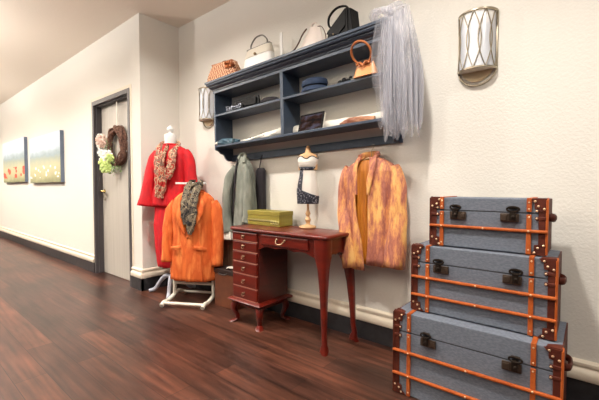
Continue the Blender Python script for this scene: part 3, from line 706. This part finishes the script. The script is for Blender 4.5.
MB().tube(bez([(0,0,-.015),(0,0,.03),(.012,0,.05),(.02,.0,.065),(.005,.02,.078),(-.012,.015,.068)], 20), .002, n=6).build('hook', 'nickel', hg)

dj.scale = (.86, 1, .972)
# grey jacket on bracket end
gj = thing('grey_jacket', 'sage grey denim jacket hanging from the rail behind the desk', 'jacket', (-2.405, 2.10, .60))
gl = [(.10,.155,.055,-.015,0,.10),(.25,.16,.06,-.01,0,.10),(.42,.15,.06,0,0,.08),(.58,.125,.055,.01,0,.07),(.68,.085,.045,.02,0,.05),(.745,.035,.03,.03,0,.02)]
b = MB(); garment(b, gl, a0=-12, a1=320, n=80, nf=9, seed=3)
b.build('jacket_body', 'greyj', gj, solid=.004)
b = MB(); sleeve(b, [(-.06,-.03,.66),(-.12,-.045,.55),(-.15,-.05,.38),(-.155,-.05,.20),(-.13,-.05,.06)], [.03,.05,.05,.05,.055], seed=1, squash=.7); b.build('left_sleeve', 'greyj', gj, solid=.003)
b = MB(); sleeve(b, [(.08,-.03,.67),(.12,-.045,.55),(.125,-.05,.38),(.12,-.05,.24),(.11,-.05,.17)], [.03,.042,.042,.042,.045], seed=4, squash=.7); b.build('right_sleeve', 'greyj', gj, solid=.003)
b = MB(); ribbon(b, [(.0,-.05,.73),(-.01,-.07,.6),(-.02,-.075,.42),(-.05,-.07,.24)], [.01,.02,.02,.01], .005, seed=2, ruf=.05); b.build('dark_placket', 'blackcloth', gj)
b = MB(); b.tube(bez([(-.01,-.04,.70),(.0,-.02,.76),(.03,.0,.775),(.06,-.02,.75),(.07,-.04,.69)], 16), .012, flat=1.5); b.build('collar', 'greyj', gj)
b = MB(); garment(b, [(.0,.05,.035,-.13,-.045,.12),(.035,.052,.036,-.13,-.045,.12),(.075,.05,.035,-.132,-.045,.1)], n=40, nf=8, steps=6); b.build('ruffled_cuff', 'linen', gj, solid=.003)
bs = thing('black_garment', 'black cloth garment hanging just right of the grey jacket', 'garment', (-2.225, 2.16, .86))
b = MB(); garment(b, [(.0,.055,.022,0,0,.08),(.2,.055,.022,0,0,.07),(.36,.052,.022,0,0,.05),(.385,.035,.018,0,0,.02)], n=48, nf=7, seed=2); b.build('cloth_body', 'blackcloth', bs, solid=.003)
b = MB(); b.tube([(-.02,0,.38),(-.01,.01,.46),(.0,.015,.50)], .004); b.build('hanging_loop', 'blackcloth', bs)

# ------------------------------------------------------------ brown cases beside desk
t = thing('brown_case', 'brown leather case standing between the white stand and the desk', 'case', (-2.53, 2.03, 0), .03)
MB().box(-.10,.17,-.07,.06,0,.33).build('case_body', 'brownbox', t, smooth=False, bevel=.008)
MB().box(-.105,.175,-.075,.065,.30,.345).build('lid', 'darkedge', t, smooth=False, bevel=.006)
MB().tube(bez([(-.02,-.072,.315),(-.01,-.095,.305),(.07,-.095,.305),(.08,-.072,.315)], 12), .007).build('handle', 'darkedge', t)
t = thing('brown_panel_box', 'tall brown wooden box standing behind the brown leather case', 'box', (-2.60, 2.135, 0))
MB().box(-.14,.13,-.022,.022,0,.595).build('box_body', 'brownpanel', t, smooth=False, bevel=.003)
MB().box(-.03,-.01,-.03,-.022,.05,.55).build('batten', 'brownpanel', t, smooth=False, bevel=.002)
t = thing('folded_paper', 'crumpled white paper lying on top of the brown case', 'paper', (-2.42, 2.01, .346), .3)
b = MB(); b.sheet([[(x*.02-.06, y*.02-.03, .008+.012*abs(math.sin(x*1.3+y))) for x in range(7)] for y in range(4)]); b.build('paper_sheet', 'linen', t, solid=.003, smooth=False)

# ------------------------------------------------------------ red outfit on dress form
RX, RY, RR = -3.25, 1.90, .50
rf = thing('dress_form', 'white dress form with finial on pale curved tripod feet, wearing the red suit', 'mannequin', (RX, RY, 0), RR)
MB().lathe([(0,1.40),(.065,1.40),(.060,1.46),(.057,1.54),(.060,1.585),(.054,1.604),(.035,1.612),(.018,1.618),(.020,1.626),(.030,1.638),(.034,1.655),(.029,1.672),(.014,1.686),(.008,1.694),(0,1.70)], n=28).build('neck_and_finial', 'white', rf)
tm = [(.86,.15,.09),(.95,.155,.10),(1.05,.14,.09),(1.15,.125,.085),(1.28,.15,.10),(1.38,.165,.095),(1.45,.15,.075),(1.49,.08,.055),(1.50,.055,.05)]
MB().rings([[(rx*math.sin(2*PI*j/28), -ry*math.cos(2*PI*j/28), z) for j in range(28)] for z, rx, ry in tm]).build('torso', 'white', rf)
MB().tube([(0,0,.15),(0,0,.90)], .016, n=12).build('pole', 'white', rf)
for k, a in enumerate((-150, -40, 85)):
    a = math.radians(a)-RR; b = MB(); pts = bez([(0,0,.17),(.07,0,.175),(.13,0,.12),(.19,0,.04),(.25,0,.018)], 20)
    b.tube([(p.x*math.cos(a), p.x*math.sin(a), p.z) for p in pts], [.022]*10+[.02]*8+[.018]*3, n=10); b.build('leg', 'greywhite', rf)
rj = thing('red_jacket', 'bright red ladies jacket with flared sleeves on the rear dress form', 'jacket', (RX+.01, RY, .89), RR); rj.scale = (1,1,.975)
jl = [(.0,.205,.125,0,0,.03),(.10,.195,.12,0,0,.025),(.22,.165,.105,0,0,.015),(.36,.172,.115,0,0,.01),(.46,.178,.115,0,0,.003),(.54,.172,.10,0,0,0),(.585,.15,.08,0,0,0),(.612,.10,.068,0,0,0),(.628,.064,.06,0,.0,0)]
b = MB(); garment(b, jl, a0=6, a1=366-12+2, n=90, nf=7, seed=1); b.build('jacket_body', 'red', rj, solid=.005)
b = MB(); garment(b, [(z, rx+.004, ry+.004, cx, cy, f) for z, rx, ry, cx, cy, f in jl[:-2]], a0=-7, a1=9, n=10, nf=7, seed=1); b.build('front_placket', 'red', rj, solid=.004)
b = MB(); sleeve(b, [(-.145,0,.555),(-.185,-.01,.47),(-.215,-.03,.32),(-.235,-.05,.15),(-.25,-.06,.0)], [.045,.058,.058,.066,.088], seed=2, fo=.04, squash=.8); b.build('left_sleeve', 'red', rj, solid=.004)
b = MB(); sleeve(b, [(.145,0,.555),(.19,-.01,.47),(.215,-.02,.32),(.235,-.03,.15),(.25,-.04,.0)], [.05,.062,.062,.07,.09], seed=5, fo=.04, squash=.8); b.build('right_sleeve', 'red', rj, solid=.004)
b = MB(); b.tube([(.068*math.sin(a), -.004-.062*math.cos(a), .628) for a in [2*PI*i/30 for i in range(30)]], .008, closed=True); b.build('collar', 'red', rj)
for z in (.30,.40,.50): MB().ball((.075,-.118,z), .007, seg=8).build('button', 'tan', rj)
rk = thing('red_skirt', 'long red skirt below the red jacket on the rear dress form', 'skirt', (RX, RY, .28), RR)
b = MB(); garment(b, [(.0,.125,.10,.0,0,.05),(.2,.155,.12,0,0,.045),(.42,.17,.12,0,0,.03),(.58,.16,.11,0,0,.02),(.70,.15,.10,0,0,.0)], nf=8, n=80, seed=3); b.build('skirt_body', 'red', rk, solid=.004)
b = MB(); b.tube([(.152*math.sin(a), -.102*math.cos(a), .70) for a in [2*PI*i/30 for i in range(30)]], .008, closed=True); b.build('waistband', 'red', rk)
sc = thing('paisley_scarf', 'red and cream paisley scarf round the neck of the red suit', 'scarf', (RX, RY, .985), RR)
b = MB(); ribbon(b, [(-.03,.06,.535),(-.075,.02,.54),(-.08,-.06,.49),(-.055,-.125,.38),(-.03,-.145,.26),(-.02,-.15,.12),(-.035,-.15,-.01)], [.05,.05,.07,.09,.12,.13,.08], .016, seed=1, ruf=.22, steps=44); b.build('left_tail', 'scarf1', sc)
b = MB(); ribbon(b, [(-.03,.06,.535),(.05,.05,.54),(.078,-.0,.52),(.085,-.08,.46),(.09,-.135,.36),(.085,-.145,.27),(.06,-.15,.17)], [.05,.05,.06,.08,.09,.09,.05], .016, seed=3, ruf=.22, steps=40); b.build('right_tail', 'scarf1', sc)
b = MB(); ribbon(b, [(.02,-.08,.50),(.01,-.14,.40),(.0,-.155,.28),(-.02,-.16,.12),(-.06,-.16,-.0)], [.03,.04,.05,.06,.05], .014, seed=5, ruf=.3, steps=30); b.build('middle_fold', 'scarf1', sc)

# ------------------------------------------------------------ white valet stand with orange blazer
VX, VY, VR = -2.87, 1.90, .52
vs = thing('garment_stand', 'white wooden garment stand holding the orange blazer', 'clothes stand', (VX, VY, 0), VR)
for s_ in (-1, 1):
    b = MB(); pts = bez([(s_*.195,-.235,.02),(s_*.195,-.19,.04),(s_*.195,-.12,.035),(s_*.195,-.04,.05),(s_*.195,.05,.075),(s_*.195,.12,.055),(s_*.195,.20,.02)], 24)
    b.tube(pts, [.020]+[.018]*23+[.02], n=10); b.build('base_arm', 'ivory', vs)
    MB().tube([(s_*.195,.0,.06),(s_*.195,.0,.62)], .017, n=12).build('post', 'ivory', vs)
for y, z, r in ((-.20,.036,.014),(.14,.045,.011),(0,.17,.014)):
    MB().tube([(-.195,y,z),(.195,y,z)], r, n=10).build('crossbar', 'ivory', vs)
MB().tube([(-.195,0,.60),(.195,0,.60)], .014, n=10).build('crossbar', 'ivory', vs)
MB().tube([(0,0,.60),(0,0,1.12)], .02, n=12).build('post', 'ivory', vs)
MB().box(-.17,.13,-.016,.016,1.105,1.122).build('top_bar', 'white', vs, smooth=False, bevel=.004)
MB().lathe([(0,1.0),(.048,1.0),(.042,1.05),(.036,1.09),(.04,1.10),(0,1.102)], n=24).build('neck_block', 'white', vs)
b = MB(); b.tube([(-.0,0,1.12),(0,0,1.135)], .014); b.tube([(-.03,0,1.14),(.03,0,1.14)], .009); b.build('clamp_knob', 'bronze', vs)
ob = thing('orange_blazer', 'bright orange suede blazer buttoned on the white garment stand', 'jacket', (VX+.015, VY, .22), VR); ob.scale = (.96, 1, 1)
jl = [(.0,.236,.125,0,0,.040),(.12,.233,.125,0,0,.034),(.28,.216,.118,0,0,.016),(.42,.203,.112,0,0,.010),(.56,.212,.115,0,0,.006),(.68,.215,.105,0,0,.003),(.75,.20,.085,0,.005,0),(.79,.155,.07,.0,.01,0),(.825,.085,.06,0,.015,0)]
b = MB(); garment(b, jl, a0=24, a1=336, n=90, nf=10, seed=1); 
b.build('blazer_back', 'orange', ob, solid=.005)
def front(mb, sgn):
    """front panel: from the side seam to a centre line that opens into a V above z=.44"""
    grid = []
    for z, rx, ry, cx, cy, fo in lerp_levels(jl, 34):
        op = 0 if z < .43 else min(62, (z-.43)/.37*58)
        a_in = -5 if sgn < 0 else op*.0+(-3)
        a_in = op if op > 0 else (-4 if sgn > 0 else -3)
        row = []
        for i in range(21):
            a = math.radians(sgn*(a_in+(34-a_in if a_in < 34 else 0)*i/20)) if a_in < 34 else math.radians(sgn*(a_in+2*i/20))
            s_, c_ = math.sin(a), math.cos(a); f = 1+fo*.8*math.sin(10*a+1+z*6)+.004; k = (abs(s_)**2.4+abs(c_)**2.4)**(-1/2.4)
            row.append((cx+s_*k*rx*f, cy-c_*k*ry*f-(.009 if sgn > 0 else 0), z))
        grid.append(row)
    mb.sheet(grid); return mb
front(MB(), -1).build('left_front', 'orange', ob, solid=.004)
front(MB(), 1).build('right_front', 'orange', ob, solid=.004)
b = MB(); sleeve(b, [(-.185,.01,.715),(-.235,.0,.62),(-.255,-.02,.46),(-.262,-.04,.30),(-.258,-.055,.16)], [.052,.062,.060,.056,.056], seed=2, squash=.85, fo=.05); b.build('left_sleeve', 'orange', ob, solid=.004)
b = MB(); sleeve(b, [(.185,.01,.715),(.235,.0,.62),(.255,-.02,.46),(.262,-.04,.30),(.258,-.055,.14)], [.052,.062,.060,.056,.056], seed=6, squash=.85, fo=.05); b.build('right_sleeve', 'orange', ob, solid=.004)
b = MB(); ribbon(b, [(-.085,-.04,.80),(-.115,-.09,.72),(-.11,-.122,.62),(-.03,-.126,.44)], [.03,.06,.085,.015], .009, seed=1, ruf=.02); b.build('lapel', 'orange', ob)
b = MB(); ribbon(b, [(.085,-.04,.80),(.115,-.09,.72),(.11,-.122,.62),(.03,-.128,.44)], [.03,.06,.085,.015], .009, seed=2, ruf=.02); b.build('lapel', 'orange', ob)
b = MB(); b.tube(bez([(-.09,-.04,.80),(-.09,.03,.815),(0,.07,.83),(.09,.03,.815),(.09,-.04,.80)], 24), .012, flat=1.2); b.build('collar', 'orange', ob)
MB().rings([[(rx*math.sin(2*PI*j/28), -ry*math.cos(2*PI*j/28), z) for j in range(28)] for z, rx, ry in [(.42,.17,.085),(.6,.18,.085),(.70,.165,.07),(.76,.09,.05),(.80,.05,.045)]]).build('dark_interior', 'lining', ob)
for s_ in (-1, 1):
    b = MB(); ribbon(b, [(s_*.065,-.136,.312),(s_*.12,-.131,.306),(s_*.18,-.112,.300)], [.034,.036,.034], .005, seed=1, ruf=.0, steps=10); b.build('pocket_flap', 'orange', ob)
b = MB(); b.ball((.0,-.128,.40), .010, (1,.4,1)); b.build('button', 'tan', ob)
sc = thing('printed_scarf', 'black and cream printed scarf draped over the orange blazer', 'scarf', (VX+.035, VY+.01, .645), VR); sc.scale = (.86,1,1)
b = MB(); ribbon(b, [(-.03,.05,.45),(-.055,.0,.47),(-.058,-.07,.42),(-.05,-.125,.30),(-.045,-.14,.20),(-.03,-.145,.10)], [.05,.06,.08,.095,.10,.06], .016, seed=1, ruf=.22, steps=40); b.build('left_tail', 'scarf2', sc)
b = MB(); ribbon(b, [(-.03,.05,.45),(.03,.05,.47),(.055,.0,.47),(.055,-.07,.42),(.04,-.13,.30),(.035,-.145,.18),(.02,-.15,.08),(.01,-.148,.01)], [.05,.06,.06,.08,.10,.11,.10,.05], .016, seed=4, ruf=.22, steps=40); b.build('right_tail', 'scarf2', sc)
b = MB(); b.tube([(.058*math.sin(a), -.055*math.cos(a), .45+.012*math.sin(3*a)) for a in [2*PI*i/30 for i in range(30)]], .020, n=12, closed=True); b.build('neck_loop', 'scarf2', sc)

# ------------------------------------------------------------ trunks
def stud(p, x, z, r, y=-.0055):
    MB().ball((x, y, z), r, (1,.6,1), seg=8).build('stud', 'stud', p)
def trunk(x0, x1, yf, yb, z0, z1, seam, slats, straps, locks, label, seed):
    t = thing('steamer_trunk', label, 'trunk', ((x0+x1)/2, yf, z0), group='stack of three blue-grey canvas trunks')
    w2 = (x1-x0)/2; H_ = z1-z0; Dp = yb-yf; cx = (x0+x1)/2
    MB().box(-w2+.003, w2-.003, .003, Dp, 0, seam-z0-.0005).build('trunk_body', 'denim', t, smooth=False, bevel=.004)
    lid = MB().box(-w2+.003, w2-.003, .003, Dp, seam-z0+.0005, H_).build('lid', 'denim', t, smooth=False, bevel=.004)
    MB().box(-w2+.006, w2-.006, .0035, Dp-.004, seam-z0-.003, seam-z0+.003).build('seam', 'seam', t, smooth=False)
    # leather edges front left/right + side panels
    for s_ in (-1, 1):
        b = MB(); xa, xb = (-w2, -w2+.030) if s_ < 0 else (w2-.030, w2)
        b.box(xa-(.001 if s_<0 else 0), xb+(.001 if s_>0 else 0), -.001, .01, .0, H_-.004)
        b.box((-w2-.002) if s_<0 else w2-.004, (-w2+.004) if s_<0 else w2+.002, -.001, Dp+.002, .002, H_-.002)
        b.build('edge_leather', 'oxblood', t, smooth=False, bevel=.002)
        b = MB(); e0 = s_*(w2+.001)
        b.tube([(e0,-.002,.004),(e0,-.002,H_-.004),(e0,.02,H_+.001)], .005, n=6)
        b.tube([(e0,-.002,.005),(s_*(w2-.0),-.002,.005)], .004, n=6)
        b.build('edge_piping', 'tan' if s_ > 0 else 'oxblood', t)
        for zc, fl in ((H_, -1), (0, 1)):
            c = MB(); R = .055; pl = [(s_*(w2), zc)]
            for i in range(9):
                a = i/8*PI/2; r = R*(1+.12*math.cos(4*a*2)); pl.append((s_*(w2-r*math.sin(a)), zc+fl*r*math.cos(a)))
            if (s_ > 0) == (fl > 0): pl = pl[::-1]
            c.prism(pl, 'y', -.004, .004)
            if fl < 0: c.prism([(s_*(w2-u), v) for u, v in ((0,0),(.055,0),(.05,.03),(.02,.05),(0,.055))], 'z', H_-.003, H_+.003)
            cp_ = c.build('corner_patch', 'oxblood', t, smooth=False)
            for a in (.22, .78, 1.34): stud(cp_, s_*(w2-.044*math.sin(a)), zc+fl*.044*math.cos(a), .0052)
        # hinge tabs by the seam
        for z in ((.014,.030) if H_ > .3 else (.008,.014)), (-.030,-.014):
            tb = MB().box(s_*w2-(.0 if s_<0 else .042), s_*w2+(.042 if s_<0 else 0), -.004, .004, seam-z0+z[0], seam-z0+z[1]).build('seam_tab', 'oxblood', t, smooth=False, bevel=.003)
            stud(tb, s_*(w2-.036), seam-z0+(z[0]+z[1])/2, .005)
    for z in slats:
        sl = MB().box(-w2-.004, w2+.004, -.013, .004, z-z0-.007, z-z0+.007).build('slat', 'tan', t, smooth=False, bevel=.005)
        for x in [s-cx for s in straps]+[0]: stud(sl, x, z-z0, .005, -.012)
    for s in straps:
        x = s-cx
        so = MB().box(x-.0095, x+.0095, -.006, .004, .0, seam-z0-.006).box(x-.0095, x+.0095, -.006, .004, seam-z0+.006, H_+.004).box(x-.0095, x+.0095, -.004, Dp, H_-.002, H_+.004).build('strap', 'tan', t, smooth=False, bevel=.002)
        for z in (.02, seam-z0-.018, seam-z0+.018, H_-.016): stud(so, x, z, .0045)
    for lx, flip in locks:
        x = lx-cx; zc = seam-z0
        lk = MB(); lk.box(x-.036, x+.038, -.010, .002, zc-.042, zc-.004); lk.box(x-.032, x-.008, -.014, -.008, zc-.037, zc-.010); lk.box(x+.016, x+.034, -.013, -.008, zc-.032, zc-.012) ; lk.build('lock_plate', 'lock', t, smooth=False, bevel=.003)
        hs = MB(); q = .012*flip
        hs.box(x-.010+q, x+.014+q, -.018, .002, zc-.034, zc+.010); hs.box(x-.014+q, x+.02+q, -.008, .002, zc+.016, zc+.026); 
        hs.tube([(x+.004+q+.024*math.cos(a), -.016, zc+.016+.011*math.sin(a)) for a in [2*PI*i/20 for i in range(20)]], .0045, n=6, closed=True)
        hs.ball((x+.005+q,-.021,zc-.018), .008, (1,.4,1), seg=10)
        hs.build('hasp', 'bronze', t, smooth=False, bevel=.0015)
    # side handle
    for s_ in (-1, 1):
        h_ = MB(); h_.tube(bez([(s_*w2, Dp*.34, seam-z0-.02),(s_*(w2+.016), Dp*.38, seam-z0-.024),(s_*(w2+.019), Dp*.5, seam-z0-.028),(s_*(w2+.016), Dp*.62, seam-z0-.024),(s_*w2, Dp*.66, seam-z0-.02)], 16), .009, flat=1.8)
        h_.build('side_handle', 'oxblood', t)
    return t
trunk(-.776, -.069, 1.717, 2.10, .003, .427, .33, (.228,.107), (-.696,-.165), ((-.598,-1),(-.243,1)), 'largest blue-grey canvas trunk with tan slats, on the floor at the bottom of the stack', 0)
trunk(-.711, -.098, 1.79, 2.075, .4325, .772, .687, (.610,.516), (-.631,-.186), ((-.565,-1),(-.258,1)), 'middle-sized blue-grey canvas trunk with tan slats, between two others', 1)
trunk(-.632, -.139, 1.83, 2.06, .7775, 1.022, .959, (.880,), (-.576,-.204), ((-.500,-1),(-.279,1)), 'smallest blue-grey canvas trunk with one tan slat, topmost of the stack', 2)

# ------------------------------------------------------------ lights : recessed ceiling cans, then added unseen fill lamps
def can(x, y, power, size=.13, col=(1,.945,.875), spread=150):
    l = bpy.data.lights.new('ceiling_downlight', 'AREA'); l.shape = 'DISK'; l.size = size; l.energy = power; l.color = col; l.spread = math.radians(spread)
    o = bpy.data.objects.new('ceiling_downlight', l); C.objects.link(o); o.location = (x, y, ZC-.012)
can(-.67, 1.0, 34); can(-2.6, .95, 34); can(.9, 1.0, 26)
for x, e in ((-4.7,46),(-6.9,44),(-9.2,44),(-11.5,40)): can(x, .2, e)
can(-3.6, -1.4, 14)
def hall_fill(x, y, z, power):  # added point lamps out of view, filling the ceiling and upper walls
    l = bpy.data.lights.new('added_hall_fill', 'POINT'); l.shadow_soft_size = .16; l.energy = power; l.color = (1,.95,.88)
    o = bpy.data.objects.new('added_hall_fill', l); C.objects.link(o); o.location = (x, y, z)
hall_fill(-5.2, -.5, 2.3, 26); hall_fill(-8.2, -.3, 2.3, 30); hall_fill(-2.0, -1.6, 2.3, 16)
def ceiling_fill(x, y, power):  # added upward lamps without a fixture, only to brighten the ceiling
    l = bpy.data.lights.new('added_ceiling_fill', 'AREA'); l.shape = 'DISK'; l.size = .3; l.energy = power; l.color = (1,.96,.91)
    o = bpy.data.objects.new('added_ceiling_fill', l); C.objects.link(o); o.location = (x, y, 2.15); o.rotation_euler = (PI, 0, 0)
ceiling_fill(-5.2, -.6, 100); ceiling_fill(-8.0, -.5, 110); ceiling_fill(-11, -.5, 80); ceiling_fill(-2.2, -1.0, 70); ceiling_fill(.4, -.9, 40)
w = bpy.data.worlds.new('world'); bpy.context.scene.world = w; w.use_nodes = True
bg = w.node_tree.nodes['Background']; bg.inputs[0].default_value = (1,.965,.93,1); bg.inputs[1].default_value = .12

# ------------------------------------------------------------ camera
cam = bpy.data.cameras.new('camera'); co = bpy.data.objects.new('camera', cam); C.objects.link(co)
cam.sensor_width = 36; cam.lens = 36*351/599; cam.clip_start = .05
co.location = (0, 0, 1.07); co.rotation_euler = (PI/2-math.atan(12/351), 0, math.radians(39.6))
S = bpy.context.scene; S.camera = co
S.view_settings.view_transform = 'Standard'; S.view_settings.look = 'None'; S.view_settings.gamma = 1; S.view_settings.exposure = .22
